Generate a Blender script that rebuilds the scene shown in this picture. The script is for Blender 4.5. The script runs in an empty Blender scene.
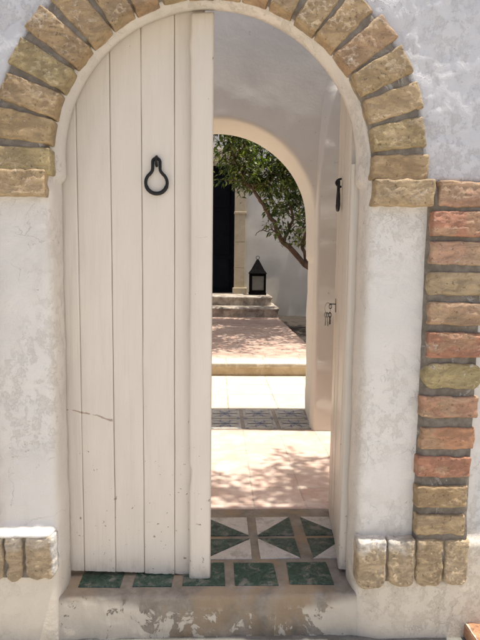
import bpy, bmesh, math, random
from mathutils import Vector, Matrix, noise
random.seed(7)
PI = math.pi
scn = bpy.context.scene
C = scn.collection

# ------------------------------------------------------------------ helpers
def N(x, y, z, s=1.0, seed=0.0, oct=3):
    return noise.fractal(Vector((x*s+seed*7.31, y*s+seed*3.7, z*s-seed*5.1)), 0.9, 2.1, oct, noise_basis='PERLIN_ORIGINAL')
def sstep(a, b, v):
    if a == b: return float(v >= b)
    t = max(0.0, min(1.0, (v-a)/(b-a))); return t*t*(3-2*t)
def mix(a, b, t): return a+(b-a)*t
def mixc(a, b, t): return tuple(mix(x, y, t) for x, y in zip(a, b))

def meta(o, label=None, cat=None, group=None, kind=None):
    if label: o['label'] = label
    if cat: o['category'] = cat
    if group: o['group'] = group
    if kind: o['kind'] = kind
    return o
def empty(name, loc, label, cat, group=None):
    o = bpy.data.objects.new(name, None); C.objects.link(o); o.location = loc
    return meta(o, label, cat, group)
def link(name, me, mats, parent=None, smooth=True):
    if not isinstance(mats, (list, tuple)): mats = [mats]
    for m in mats: me.materials.append(m)
    if smooth:
        for p in me.polygons: p.use_smooth = True
    o = bpy.data.objects.new(name, me); C.objects.link(o)
    if parent is not None:
        o.parent = parent
        if parent.type == 'EMPTY' and tuple(parent.location) != (0, 0, 0):
            o.matrix_parent_inverse = Matrix.Translation(-Vector(parent.location))
    return o

class MB:
    """collects vertices / faces (with per-vertex colour) for ONE mesh object"""
    def __init__(s): s.v = []; s.f = []; s.c = []; s.mi = []
    def vert(s, p, col=(1, 1, 1)): s.v.append(tuple(p)); s.c.append(col); return len(s.v)-1
    def face(s, idx, mi=0): s.f.append(tuple(idx)); s.mi.append(mi)
    def grid(s, rows, mi=0, flip=False, closed=False):
        n = len(rows[0])
        for a in range(len(rows)-1):
            for b in range(n if closed else n-1):
                b2 = (b+1) % n
                q = (rows[a][b], rows[a][b2], rows[a+1][b2], rows[a+1][b])
                s.face(q[::-1] if flip else q, mi)
    def box(s, x0, x1, y0, y1, z0, z1, col=(1, 1, 1), mi=0):
        P = [(x0,y0,z0),(x1,y0,z0),(x1,y1,z0),(x0,y1,z0),(x0,y0,z1),(x1,y0,z1),(x1,y1,z1),(x0,y1,z1)]
        i = [s.vert(p, col) for p in P]
        for q in ((3,2,1,0),(4,5,6,7),(0,1,5,4),(1,2,6,5),(2,3,7,6),(3,0,4,7)): s.face([i[k] for k in q], mi)
    def quad(s, pts, col=(1, 1, 1), mi=0): s.face([s.vert(p, col) for p in pts], mi)
    def tube(s, pts, rad, n=8, col=(1, 1, 1), closed=False, mi=0):
        pts = [Vector(p) for p in pts]; m = len(pts)
        if not hasattr(rad, '__len__'): rad = [rad]*m
        rows = []; up = None
        for i, p in enumerate(pts):
            if closed: d = pts[(i+1) % m]-pts[i-1]
            else: d = pts[min(i+1, m-1)]-pts[max(i-1, 0)]
            d.normalize()
            if up is None:
                up = Vector((0, 0, 1)) if abs(d.z) < .9 else Vector((1, 0, 0))
            a = d.cross(up)
            if a.length < 1e-5: a = d.cross(Vector((.3, .8, .1)))
            a.normalize(); b = a.cross(d).normalized(); up = b
            rows.append([s.vert(p+(a*math.cos(t)+b*math.sin(t))*rad[i], col) for t in [2*PI*k/n for k in range(n)]])
        if closed: rows.append(rows[0])
        s.grid(rows, mi, closed=True)
        if not closed:
            s.face(rows[0], mi); s.face(rows[-1][::-1], mi)
    def mesh(s, name):
        me = bpy.data.meshes.new(name); me.from_pydata(s.v, [], s.f); me.update()
        a = me.color_attributes.new('Col', 'FLOAT_COLOR', 'POINT')
        buf = []
        for c in s.c: buf += [c[0], c[1], c[2], 1.0]
        a.data.foreach_set('color', buf)
        me.polygons.foreach_set('material_index', s.mi)
        return me
    def build(s, name, mats, parent=None, smooth=True, fixn=False):
        me = s.mesh(name)
        if fixn:
            bm = bmesh.new(); bm.from_mesh(me); bmesh.ops.recalc_face_normals(bm, faces=bm.faces); bm.to_mesh(me); bm.free()
        return link(name, me, mats, parent, smooth)

# ------------------------------------------------------------------ materials
class NT:
    def __init__(s, name):
        m = bpy.data.materials.new(name); m.use_nodes = True; s.m = m; s.nt = m.node_tree; s.nt.nodes.clear()
        s.out = s.n('ShaderNodeOutputMaterial'); s.b = s.n('ShaderNodeBsdfPrincipled')
        s.l(s.b.outputs[0], s.out.inputs[0])
        g = s.n('ShaderNodeNewGeometry'); s.pos = g.outputs['Position']
    def n(s, t): return s.nt.nodes.new(t)
    def l(s, a, b): s.nt.links.new(a, b)
    def setin(s, sock, v):
        if hasattr(v, 'links'): s.l(v, sock)
        else: sock.default_value = v
    def noise(s, scale, detail=5, rough=.55, dist=0, vec=None, stretch=None):
        t = s.n('ShaderNodeTexNoise'); t.inputs['Scale'].default_value = scale; t.inputs['Detail'].default_value = detail
        t.inputs['Roughness'].default_value = rough; t.inputs['Distortion'].default_value = dist
        v = vec or s.pos
        if stretch:
            mp = s.n('ShaderNodeMapping'); mp.inputs['Scale'].default_value = stretch; s.l(v, mp.inputs[0]); v = mp.outputs[0]
        s.l(v, t.inputs['Vector']); return t.outputs['Fac']
    def ramp(s, fac, a, b, ca=0.0, cb=1.0):
        r = s.n('ShaderNodeMapRange'); r.interpolation_type = 'SMOOTHSTEP'
        s.l(fac, r.inputs['Value']); r.inputs['From Min'].default_value = a; r.inputs['From Max'].default_value = b
        r.inputs['To Min'].default_value = ca; r.inputs['To Max'].default_value = cb; return r.outputs[0]
    def math(s, op, a, b=0.0, c=None):
        m = s.n('ShaderNodeMath'); m.operation = op; s.setin(m.inputs[0], a); s.setin(m.inputs[1], b)
        if c is not None: s.setin(m.inputs[2], c)
        return m.outputs[0]
    def mixc(s, fac, a, b, blend='MIX'):
        m = s.n('ShaderNodeMix'); m.data_type = 'RGBA'; m.blend_type = blend
        s.setin(m.inputs[0], fac)
        for k, v in ((6, a), (7, b)):
            if hasattr(v, 'links'): s.l(v, m.inputs[k])
            else: m.inputs[k].default_value = (*v, 1) if len(v) == 3 else v
        return m.outputs[2]
    def attr(s, name='Col'):
        a = s.n('ShaderNodeVertexColor'); a.layer_name = name; return a.outputs[0]
    def sep(s):
        x = s.n('ShaderNodeSeparateXYZ'); s.l(s.pos, x.inputs[0]); return x.outputs
    def bump(s, h, strength=.5, dist=.01, prev=None):
        b = s.n('ShaderNodeBump'); b.inputs['Strength'].default_value = strength; b.inputs['Distance'].default_value = dist
        s.l(h, b.inputs['Height'])
        if prev is not None: s.l(prev, b.inputs['Normal'])
        return b.outputs[0]
    def done(s, col, rough=.7, normal=None, metal=0, spec=.5):
        s.setin(s.b.inputs['Base Color'], col if hasattr(col, 'links') else (*col, 1))
        s.setin(s.b.inputs['Roughness'], rough); s.b.inputs['Metallic'].default_value = metal
        s.b.inputs['Specular IOR Level'].default_value = spec
        if normal is not None: s.l(normal, s.b.inputs['Normal'])
        return s.m

def m_facade():
    t = NT('facade_plaster'); c = t.attr()
    n1 = t.noise(2.6, 6, .6); n2 = t.noise(14, 6, .65, .6)
    c = t.mixc(t.ramp(n1, .35, .7, 0, .45), c, t.mixc(1.0, c, (.80, .80, .82), 'MULTIPLY'))
    # flaking layers of limewash: greyer islands with crisp rims
    fl = t.ramp(t.noise(19, 10, .78, .15, stretch=(1, 1, .8)), .50, .56)
    msk = t.ramp(t.noise(1.7, 3), .42, .62)
    c = t.mixc(t.math('MULTIPLY', t.math('MULTIPLY', fl, msk), .45), c, t.mixc(1.0, c, (.84, .81, .77), 'MULTIPLY'))
    # trowel and brush streaks, thin dirt runs
    br = t.noise(16, 6, .7, .2, stretch=(1, 1, .18)); c = t.mixc(t.ramp(br, .55, .72, 0, .28), c, t.mixc(1.0, c, (.80, .75, .68), 'MULTIPLY'))
    # dirt specks and cracks
    sp = t.ramp(t.noise(55, 7, .78, .4), .60, .66)
    spm = t.ramp(t.noise(5, 6, .75), .49, .60)
    v = t.n('ShaderNodeTexVoronoi'); v.feature = 'DISTANCE_TO_EDGE'; v.inputs['Scale'].default_value = 5.2
    w = t.n('ShaderNodeTexNoise'); w.inputs['Scale'].default_value = 9; w.inputs['Detail'].default_value = 5; t.l(t.pos, w.inputs[0])
    ad = t.n('ShaderNodeVectorMath'); ad.operation = 'MULTIPLY_ADD'; t.l(w.outputs['Color'], ad.inputs[0]); ad.inputs[1].default_value = (.16, .16, .16); t.l(t.pos, ad.inputs[2])
    t.l(ad.outputs[0], v.inputs['Vector'])
    cr = t.ramp(v.outputs['Distance'], .0, .007, 1, 0)
    crm = t.ramp(t.noise(7, 6, .7), .50, .58)
    crk = t.math('MULTIPLY', cr, crm)
    c = t.mixc(t.math('MULTIPLY', crk, .30), c, (.22, .18, .14))
    c = t.mixc(t.math('MULTIPLY', t.math('MULTIPLY', sp, spm), .75), c, (.20, .15, .10))
    b = t.bump(n2, .55, .010)
    b = t.bump(t.noise(60, 6, .6), .35, .004, b)
    b = t.bump(t.math('SUBTRACT', t.math('MULTIPLY', fl, msk), crk), .5, -.0025, b)
    return t.done(c, t.ramp(n2, .3, .7, .45, .75), b)
def m_plaster(name, col, s=1.0, rough=.8, var=.2):
    t = NT(name)
    n1 = t.noise(1.8, 6, .6); n2 = t.noise(5*s, 4, .5, .2)
    c = t.mixc(t.ramp(n1, .3, .72, 0, var*2), col, tuple(x*.82 for x in col))
    c = t.mixc(t.ramp(t.noise(38, 4), .68, .74, 0, .5), c, tuple(x*.55 for x in col))
    b = t.bump(n2, .3, .010); b = t.bump(t.noise(70, 4), .2, .002, b)
    return t.done(c, rough, b)
def m_brick():
    t = NT('old_brick'); c = t.attr()
    n = t.noise(26, 7, .72, .8, stretch=(.6, 1, 1.4)); n2 = t.noise(6, 4)
    c = t.mixc(t.ramp(n, .40, .62, 0, .9), t.mixc(1.0, c, (.80, .78, .74), 'MULTIPLY'), t.mixc(1.0, c, (1.28, 1.28, 1.26), 'MULTIPLY'))
    c = t.mixc(t.ramp(n2, .42, .68, 0, .6), c, t.mixc(1.0, c, (.78, .76, .72), 'MULTIPLY'))
    wash = t.math('MULTIPLY', t.ramp(t.noise(17, 8, .75, 1.4), .585, .62), t.ramp(t.noise(3.2, 3), .48, .62))
    c = t.mixc(t.math('MULTIPLY', wash, .5), c, (.62, .57, .5))
    pit = t.ramp(t.noise(95, 5, .7), .60, .67)
    c = t.mixc(t.math('MULTIPLY', pit, .7), c, (.10, .07, .04))
    b = t.bump(n, .7, .008); b = t.bump(t.noise(130, 6, .75), .8, .006, b); b = t.bump(pit, .6, -.003, b)
    return t.done(c, t.ramp(n, .3, .7, .42, .75), b)
def m_mortar():
    t = NT('grey_mortar')
    n = t.noise(30, 6, .65)
    c = t.mixc(t.ramp(n, .35, .68), (.135, .112, .085), (.225, .19, .15))
    c = t.mixc(t.ramp(t.noise(9, 6, .7, 1), .60, .64, 0, .7), c, (.36, .34, .31))
    return t.done(c, .9, t.bump(t.noise(70, 6, .7), .7, .006))
def m_paint(name='door_paint', chips=1.0, col=(.63, .565, .475)):
    t = NT(name); x, y, z = t.sep()
    n = t.noise(5, 5, .6, stretch=(1.5, 1.5, .35))
    c = t.mixc(t.ramp(n, .32, .7, 0, .55), col, tuple(k*.88 for k in col))
    gr = t.noise(26, 6, .7, .3, stretch=(1.6, 1.6, .07)); c = t.mixc(t.ramp(gr, .52, .72, 0, .35), c, tuple(k*.80 for k in col))
    # grime and chips, more of them towards the foot of the door
    low = t.ramp(z, 1.0, .12, .0, 1.0)
    ch = t.noise(48, 4, .62, .3, stretch=(1, 1, 1.15))
    th = t.math('MULTIPLY_ADD', low, -.070, .735)
    cf = t.ramp(t.math('SUBTRACT', ch, th), 0, .012)
    ch2 = t.ramp(t.noise(13, 7, .7, 1.6, stretch=(.8, .8, 2.2)), .715, .735)
    ln = t.math('ABSOLUTE', t.math('SUBTRACT', z, t.math('MULTIPLY_ADD', t.noise(14, 5), -.05, t.math('MULTIPLY_ADD', x, -.20, .545))))
    scr = t.math('MULTIPLY', t.math('MULTIPLY', t.ramp(ln, .0045, .001), t.ramp(x, -.37, -.375)), t.ramp(t.noise(19, 4), .46, .52))
    foot = t.math('MULTIPLY', t.ramp(z, .10, -.02), t.ramp(t.noise(26, 6, .7, stretch=(1.6, 1, .5)), .46, .60))
    c = t.mixc(t.math('MULTIPLY', cf, .85*chips), c, (.20, .14, .09))
    c = t.mixc(t.math('MULTIPLY', scr, .8*chips), c, (.26, .17, .11))
    c = t.mixc(t.math('MULTIPLY', ch2, .7*chips), c, (.28, .21, .14))
    c = t.mixc(t.math('MULTIPLY', foot, .5), c, (.36, .30, .22))
    b = t.bump(t.noise(9, 6, .6, .4, stretch=(4, 4, .25)), .4, .006); b = t.bump(gr, .3, .002, b)
    b = t.bump(t.noise(120, 4), .2, .002, b)
    b = t.bump(cf, .6, -.002, b)
    return t.done(c, t.ramp(n, .3, .7, .34, .5), b)
def m_iron():
    t = NT('black_iron'); n = t.noise(90, 4)
    return t.done(t.mixc(n, (.004, .004, .005), (.012, .011, .011)), .5, t.bump(n, .4, .002), 0, .3)
def m_marble(name, a, b_, rough=.28):
    t = NT(name)
    n = t.noise(24, 8, .72, 2.5); v = t.noise(11, 6, .7, 3.5)
    c = t.mixc(t.ramp(n, .35, .66), a, b_)
    ve = t.math('ABSOLUTE', t.math('SUBTRACT', v, .5))
    c = t.mixc(t.ramp(ve, .0, .012, .45, 0), c, tuple(min(.7, k*3.2+.12) for k in b_))
    c = t.mixc(t.ramp(t.noise(16, 8, .76, .6), .50, .62, 0, .6), c, (.25, .225, .185))
    return t.done(c, t.ramp(t.noise(30, 5), .35, .7, rough, .75), t.bump(n, .25, .002))
def m_cement():
    t = NT('worn_cement'); x, y, z = t.sep()
    n = t.noise(12, 7, .65)
    c = t.mixc(t.ramp(n, .32, .68), (.155, .130, .102), (.30, .26, .21))
    rust = t.ramp(t.noise(5, 4, .6, stretch=(1, 1, .5)), .44, .62, 0, .7)
    c = t.mixc(rust, c, (.30, .21, .12))
    # old cream limewash surviving low on the riser, running up in drips at places
    p = t.noise(10, 9, .72, .5, stretch=(1.2, 1, .85)); p2 = t.noise(2.8, 2)
    side = t.ramp(t.math('ABSOLUTE', t.math('ADD', x, -.06)), .18, .50)
    lowz = t.ramp(t.math('MULTIPLY_ADD', side, -.05, z), -.04, -.085)
    thr = t.math('ADD', t.math('MULTIPLY', side, -.20), t.math('MULTIPLY_ADD', p2, -.34, .715))
    pf = t.math('MULTIPLY', t.ramp(t.math('SUBTRACT', p, thr), 0, .02), lowz)
    c = t.mixc(t.math('MULTIPLY', pf, .92), c, (.54, .48, .385))
    b = t.bump(t.noise(35, 7, .7), .6, .008); b = t.bump(pf, .6, .003, b)
    return t.done(c, t.ramp(n, .3, .7, .55, .85), b)
def m_tiles(name, w, h, cols, mortar, msize=.012, off=.0, ox=0, oy=0, rough=.6):
    t = NT(name)
    mp = t.n('ShaderNodeMapping'); mp.inputs['Location'].default_value = (-ox, -oy, 0); t.l(t.pos, mp.inputs[0])
    wob = t.n('ShaderNodeTexNoise'); wob.inputs['Scale'].default_value = 6; t.l(t.pos, wob.inputs[0])
    ad = t.n('ShaderNodeVectorMath'); ad.operation = 'MULTIPLY_ADD'; t.l(wob.outputs['Color'], ad.inputs[0]); ad.inputs[1].default_value = (.012, .012, 0); t.l(mp.outputs[0], ad.inputs[2])
    b = t.n('ShaderNodeTexBrick'); b.offset = off; b.squash = 1.0; t.l(ad.outputs[0], b.inputs['Vector'])
    b.inputs['Scale'].default_value = 1; b.inputs['Brick Width'].default_value = w; b.inputs['Row Height'].default_value = h
    b.inputs['Mortar Size'].default_value = msize*.5; b.inputs['Mortar Smooth'].default_value = .3; b.inputs['Bias'].default_value = 0
    b.inputs['Color1'].default_value = (*cols[0], 1); b.inputs['Color2'].default_value = (*cols[1], 1); b.inputs['Mortar'].default_value = (*mortar, 1)
    c = t.mixc(t.ramp(t.noise(7, 7, .7, .6), .42, .64, 0, .7), b.outputs['Color'], cols[2])
    c = t.mixc(t.ramp(t.noise(28, 5, .6), .5, .7, 0, .4), c, t.mixc(1.0, c, (.72, .7, .68), 'MULTIPLY'))
    bp = t.bump(b.outputs['Fac'], .5, -.004); bp = t.bump(t.noise(25, 6), .4, .005, bp)
    return t.done(c, rough, bp)
def m_stone(name, a, b_, scale=6, rough=.8, spec=.5):
    t = NT(name); n = t.noise(scale, 7, .66, .6)
    c = t.mixc(t.ramp(n, .32, .68), a, b_)
    c = t.mixc(t.ramp(t.noise(scale*6, 4), .62, .72, 0, .4), c, tuple(k*.45 for k in a))
    return t.done(c, rough, t.bump(t.noise(scale*4, 7, .65), .6, .01), 0, spec)
def m_leaf():
    t = NT('leaf_green'); c = t.attr()
    t.b.inputs['Subsurface Weight'].default_value = 0
    m = t.done(c, .42)
    tr = t.n('ShaderNodeBsdfTranslucent'); mx = t.n('ShaderNodeMixShader'); mx.inputs[0].default_value = .28
    t.l(t.mixc(1.0, c, (1.5, 1.9, .5), 'MULTIPLY'), tr.inputs['Color'])
    t.l(t.b.outputs[0], mx.inputs[1]); t.l(tr.outputs[0], mx.inputs[2]); t.l(mx.outputs[0], t.out.inputs[0])
    return m
def m_glass():
    t = NT('frosted_glass'); n = t.noise(12, 4)
    t.b.inputs['Transmission Weight'].default_value = .35
    return t.done(t.mixc(n, (.16, .16, .14), (.26, .26, .23)), .35)
M = dict(facade=m_facade(), brick=m_brick(), mortar=m_mortar(), paint=m_paint(), iron=m_iron(), cement=m_cement(),
         wall=m_plaster('inner_plaster', (.66, .625, .56)), far=m_plaster('courtyard_plaster', (.64, .62, .57), .6, var=.35),
         green=m_marble('green_marble', (.018, .036, .026), (.060, .088, .066)), greenw=m_marble('bright_green_marble', (.010, .032, .020), (.030, .064, .042)),
         white=m_marble('pale_marble', (.46, .42, .37), (.55, .50, .44), .35),
         floor=m_tiles('terracotta_floor', .25, .17, ((.58, .40, .32), (.65, .49, .41), (.70, .59, .51)), (.47, .36, .30), .009, .0, .19, .0),
         path=m_tiles('brick_path', .27, .13, ((.38, .235, .18), (.46, .31, .24), (.54, .44, .36)), (.28, .22, .18), .014, .5),
         court=m_tiles('pale_floor', .40, .40, ((.56, .48, .36), (.62, .54, .42), (.64, .57, .47)), (.33, .28, .21), .012, .0, .1, .05),
         stonet=m_stone('tan_stone', (.42, .32, .20), (.55, .45, .31), 7), steps=m_stone('weathered_stone', (.17, .14, .11), (.46, .40, .33), 5),
         jamb=m_stone('dressed_stone', (.42, .35, .24), (.50, .43, .31), 4, .7), soil=m_stone('soil', (.014, .010, .007), (.04, .028, .018), 12, .95),
         street=m_stone('street_cement', (.42, .40, .36), (.55, .53, .49), 3, .85), dark_strip=m_stone('dark_cement', (.11, .105, .09), (.19, .18, .16), 9, .8),
         bark=m_stone('bark', (.075, .042, .022), (.16, .10, .06), 14, .85), leaf=m_leaf(), glass=m_glass(),
         black=m_stone('black_paint', (.003, .0035, .006), (.005, .006, .010), 3, .7, .08), tile=m_stone('glazed_white', (.36, .335, .29), (.47, .45, .40), 14, .4),
         blue=m_stone('glazed_blue', (.13, .16, .25), (.24, .27, .36), 20, .35), band=m_stone('tile_border', (.26, .22, .18), (.34, .29, .24), 12, .6),
         candle=m_stone('wax', (.55, .52, .42), (.62, .58, .50), 6, .6), brass=m_stone('key_metal', (.16, .17, .13), (.26, .27, .22), 40, .35))

# ------------------------------------------------------------------ arched wall (opening swept around a rounded profile)
def arch_wall(mb, xc, zc, Rj, Ra, prof, znotch, zb, xl, xr, ztop, deform, colf, nj=90, na=150):
    """prof: list of (offset, y) around the slab from rear outer to front outer; |offset|>=9 means the outer rectangle, fractions 9..10"""
    path = []
    for k in range(nj): path.append(('r', mix(zb, zc, k/nj)))
    for k in range(na+1): path.append(('a', PI*k/na))
    for k in range(nj-1, -1, -1): path.append(('l', mix(zb, zc, k/nj)))
    rows = []
    for kind, p in path:
        row = []
        z_here = p if kind != 'a' else 99
        w = sstep(znotch-.006, znotch+.004, z_here) if kind != 'a' else 1
        for (oj, oa, y) in prof:
            far = oj >= 9
            if far: R = .95; f = oj-9
            else: R = mix(Rj+oj, Ra+oa, w)
            if kind == 'r': x, z = xc+R, p; bx, bz = xr, p
            elif kind == 'l': x, z = xc-R, p; bx, bz = xl, p
            else:
                ca, sa = math.cos(p), math.sin(p)
                x, z = xc+R*ca, zc+R*sa
                t = 1e9
                if ca > 1e-6: t = min(t, (xr-xc)/ca)
                if ca < -1e-6: t = min(t, (xl-xc)/ca)
                if sa > 1e-6: t = min(t, (ztop-zc)/sa)
                bx, bz = xc+t*ca, zc+t*sa
            if far: x, z = mix(x, bx, f), mix(z, bz, f)
            q = deform(x, y, z, R-(Rj if w < .5 else Ra))
            row.append(mb.vert(q, colf(*q)))
        rows.append(row)
    mb.grid(rows)

# ================================================================== GATEWAY WALL
XC, ZC = -.022, 1.50
gate = empty('gateway_wall', (XC, 0, -.15), 'whitewashed street wall with an arched doorway framed in tan and red bricks', 'wall')

def prof_front():
    P = [(10, 10, .58), (9.5, 9.5, .58), (9.0, 9.0, .58), (.3, .38, .58), (.17, .32, .58), (.15, .31, .57)]
    for k in range(7): P.append((mix(.14, .06, k/6), mix(.30, .085, k/6), mix(.56, .10, k/6)))
    P += [(.05, .07, .060), (.02, .035, .052), (.006, .008, .050), (.0, .0, .046), (.0, .0, .03), (.0, .0, .015), (.001, .004, .0), (.002, .008, -.015), (.004, .013, -.028),
          (.006, .018, -.038), (.009, .024, -.046), (.013, .030, -.052), (.019, .036, -.056), (.027, .042, -.059)]
    o = .036
    while o < .42: P.append((o, o+.012, -.06)); o += .009
    for k in range(0, 46): P.append((9+k/45*.42, 9+k/45*.42, -.06))
    P += [(9.6, 9.6, -.06), (9.8, 9.8, -.06), (10, 10, -.06), (10, 10, .579)]
    return P
def fdeform(x, y, z, o):
    if y > .06: return (x, y, z)
    front = sstep(-.03, -.058, y)
    # relief of the front face: recessed panels, base below the stones, upper wall
    ax = abs(x-XC)
    ledge = .262 if x < 0 else .205
    base = sstep(ledge+.012, ledge-.02+.006*N(x, 0, z, 9), z)*(.012+.016*sstep(.03, .11, ax-.50))
    upper = sstep(1.385, 1.40, z)*.012
    side = sstep(.905, .915, x)*.004*sstep(1.45, 1.3, z)
    rr = math.hypot(x-XC, z-1.475)
    sunk = sstep(.515, .53, rr)*sstep(.690, .678, rr) if z > 1.44 else 0
    sunk = max(sunk, sstep(.70, .715, x)*sstep(.875, .86, x)*sstep(1.44, 1.42, z)*sstep(.05, .07, z))
    sunk = max(sunk, sstep(-.745, -.76, x)*sstep(-.945, -.93, x)*sstep(1.40, 1.38, z)*sstep(.08, .1, z))
    relief = front*(base+upper+side-.022*sunk)
    amp = mix(.35, 1.0, front)
    up_ = sstep(1.4, 1.6, z)
    d = mix(.0045, .0075, up_)*N(x, 0, z, 3.0, 1)+mix(.0016, .0034, up_)*N(x, 0, z, 11, 2, 4)
    # trowel ridges: sharper on the upper wall
    ridg = 1-abs(N(x*.8+z*.5, 0, z*1.5-x*.4, 7, 3, 4))*3.2
    d += .0030*max(0, ridg)*(0.08+1.1*up_)*front
    # wobble of the arris
    wob = .004*N(x, 0, z, 6, 5)*(1-front)
    # bottom: plaster foot swells slightly
    return (x+(wob if z < 1.5 else wob*.4), y-relief-d*amp, z)
def fcol(x, y, z):
    up = sstep(1.36, 1.46, z); ax = abs(x-XC)
    base = sstep(.26, .16, z+.03*N(x, 0, z, 8))
    panel = (.655, .622, .565); blue = (.52, .515, .52); cream = (.63, .55, .43); frame = (.64, .585, .505)
    inner = sstep(.03, .01, ax-.512) if z < ZC else sstep(.555, .535, math.hypot(x-XC, z-ZC))
    c = mixc(panel, blue, max(up, sstep(.9, .93, x)*.6))
    c = mixc(c, cream, base*.9)
    c = mixc(c, frame, max(inner, 0) if z > .1 else inner*.5)
    m = .5+.5*N(x, 0, z, 2.3, 9)
    return mixc(c, tuple(k*.93 for k in c), m)
mb = MB()
arch_wall(mb, XC, ZC, .509, .494, prof_front(), 1.43, -.4, -2.6, 2.6, 3.15, fdeform, fcol, 190, 190)
plaster = mb.build('plaster', M['facade'], gate)

# ---------------------------------------------------------------- bricks
def brick(mb, quad, yf, yb, col, rp=.012, rc=.012, amp=.004, seed=0, nu=22, nv=10, stri=(1, 1), jit=.003, rct=None):
    """quad: four (x,z) corners p00,p10,p11,p01"""
    p00, p10, p11, p01 = [Vector(q) for q in quad]
    W = ((p10-p00).length+(p11-p01).length)/2; Hh = ((p01-p00).length+(p11-p10).length)/2
    rcs = min(rc, W*.49, Hh*.49)
    du = (p10-p00).normalized(); dv = (p01-p00).normalized()
    rows = []
    def pt(a, b):
        # a,b in metres; round the corners
        rt_ = rcs if rct is None else rct
        for sx in (-1, 1):
            for rcs_, sz in ((rcs, -1), (rt_, 1)):
                cx = rcs_ if sx < 0 else W-rcs_; cz = rcs_ if sz < 0 else Hh-rcs_
                da, db = (a-cx)*sx, (b-cz)*sz
                if da > 0 and db > 0:
                    m = max(da, db); h = math.hypot(da, db)
                    return cx+sx*da*m/h, cz+sz*db*m/h
        return a, b
    us = [0]+[ (1-math.cos(PI*k/nu))/2*.35+ k/nu*.65 for k in range(nu+1)]+[1]
    vs = [0]+[ (1-math.cos(PI*k/nv))/2*.35+ k/nv*.65 for k in range(nv+1)]+[1]
    for j, v in enumerate(vs):
        row = []
        for i, u in enumerate(us):
            a, b = pt(u*W, v*Hh)
            uu, vv = a/W, b/Hh
            P = (p00*(1-uu)+p10*uu)*(1-vv)+(p01*(1-uu)+p11*uu)*vv
            d = min(u*W, (1-u)*W, v*Hh, (1-v)*Hh)
            rq = rp*(1+1.6*max(0, N(P.x, seed*.7, P.y, 19, seed+9, 2)*2.2-.25))
            pil = rq-math.sqrt(max(0, rq*rq-max(0, rq-d)**2))
            n = amp*(.45*N(P.x, seed, P.y, 110, seed+4, 2)+N(P.x*stri[0], seed, P.y*stri[1], 16, seed, 4)*1.1+.6*N(P.x, seed, P.y, 50, seed, 2))
            jx = jit*N(P.x, 3.3, P.y, 24, seed+2, 2)*2; jz = jit*N(P.x, 7.7, P.y, 24, seed+5, 2)*2
            y = yf+pil-n
            if i in (0, len(us)-1) or j in (0, len(vs)-1): y = yb
            sh = .94+.12*random.random()*.5+.12*N(P.x, 1, P.y, 9, seed)
            pm = sstep(.05, .35, N(P.x*.6, seed*.9, P.y*1.3, 13, seed+12, 3))*.42
            cc = tuple(max(0.01, k*sh) for k in mixc(col, (.44, .33, .20), pm))
            row.append(mb.vert((P.x+jx, y, P.y+jz), cc))
        rows.append(row)
    mb.grid(rows)
TAN = (.37, .255, .135); TAN2 = (.41, .295, .165); OLV = (.35, .27, .135); RED = (.42, .20, .12); PNK = (.43, .26, .17); ORG = (.45, .235, .13)
ZV = 1.475; XV = XC+.006
mbm = MB()
# mortar ring + pilaster beds
rows = []
for k in range(121):
    th = mix(-.02, PI+.02, k/120); row = []
    for q in range(13):
        r = mix(.520, .692, q/12); x, z = XC+r*math.cos(th), ZV+r*math.sin(th)
        row.append(mbm.vert((x, -.089-.003*N(x, 2, z, 20, 4)+(.03 if q in (0, 12) else 0), z)))
    rows.append(row)
mbm.grid(rows)
for (x0, x1, z0, z1) in ((.69, .885, .045, 1.43), (-.938, -.755, .24, 1.37), (.50, .70, .06, .19), (-.945, -.555, .09, .245)):
    rows = []
    for j in range(61):
        z = mix(z0, z1, j/60); row = []
        for i in range(15):
            x = mix(x0, x1, i/14)
            row.append(mbm.vert((x, -(.0885 if z > .262 else .094)-.004*N(x, 2, z, 26, 4)+(.03 if i in (0, 14) or j in (0, 60) else 0), z)))
        rows.append(row)
    mbm.grid(rows)
mbm.build('mortar', M['mortar'], gate)

mbv = MB()
nV = 20
for k in range(nV):
    th = mix(-.2, 180.2, k/(nV-1)) + random.uniform(-.5, .5)
    hw_in = random.uniform(4.2, 4.6); hw_out = random.uniform(3.45, 4.0)
    ri = .514+random.uniform(-.003, .004); ro = .694+random.uniform(-.008, .010)
    def P(r, a): a = math.radians(a); return (XV+r*math.cos(a), ZV+r*math.sin(a))
    q = (P(ri, th-hw_in), P(ro, th-hw_out), P(ro, th+hw_out), P(ri, th+hw_in))
    col = mixc(TAN, random.choice([TAN2, OLV, TAN, (.35, .225, .125)]), random.random())
    brick(mbv, q, -.097+random.uniform(-.003, .003), -.040, col, rp=.0045, rc=.005, amp=.0024, seed=k+1, nu=44, nv=22, jit=.0016)
mbv.build('brick_arch', M['brick'], gate)

mbi = MB()
brick(mbi, ((.500, 1.352), (.697, 1.350), (.699, 1.436), (.502, 1.436)), -.104, -.05, TAN2, rp=.005, rc=.005, seed=31, nu=40, nv=18, stri=(.5, 1.6), amp=.003)
mbi.build('impost', M['brick'], gate)
mbi = MB()
brick(mbi, ((-.82, 1.365), (-.545, 1.362), (-.545, 1.445), (-.82, 1.445)), -.104, -.05, TAN2, rp=.005, rc=.005, seed=32, nu=50, nv=18, stri=(.3, 2.0), amp=.0035)
mbi.build('impost', M['brick'], gate)

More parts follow.
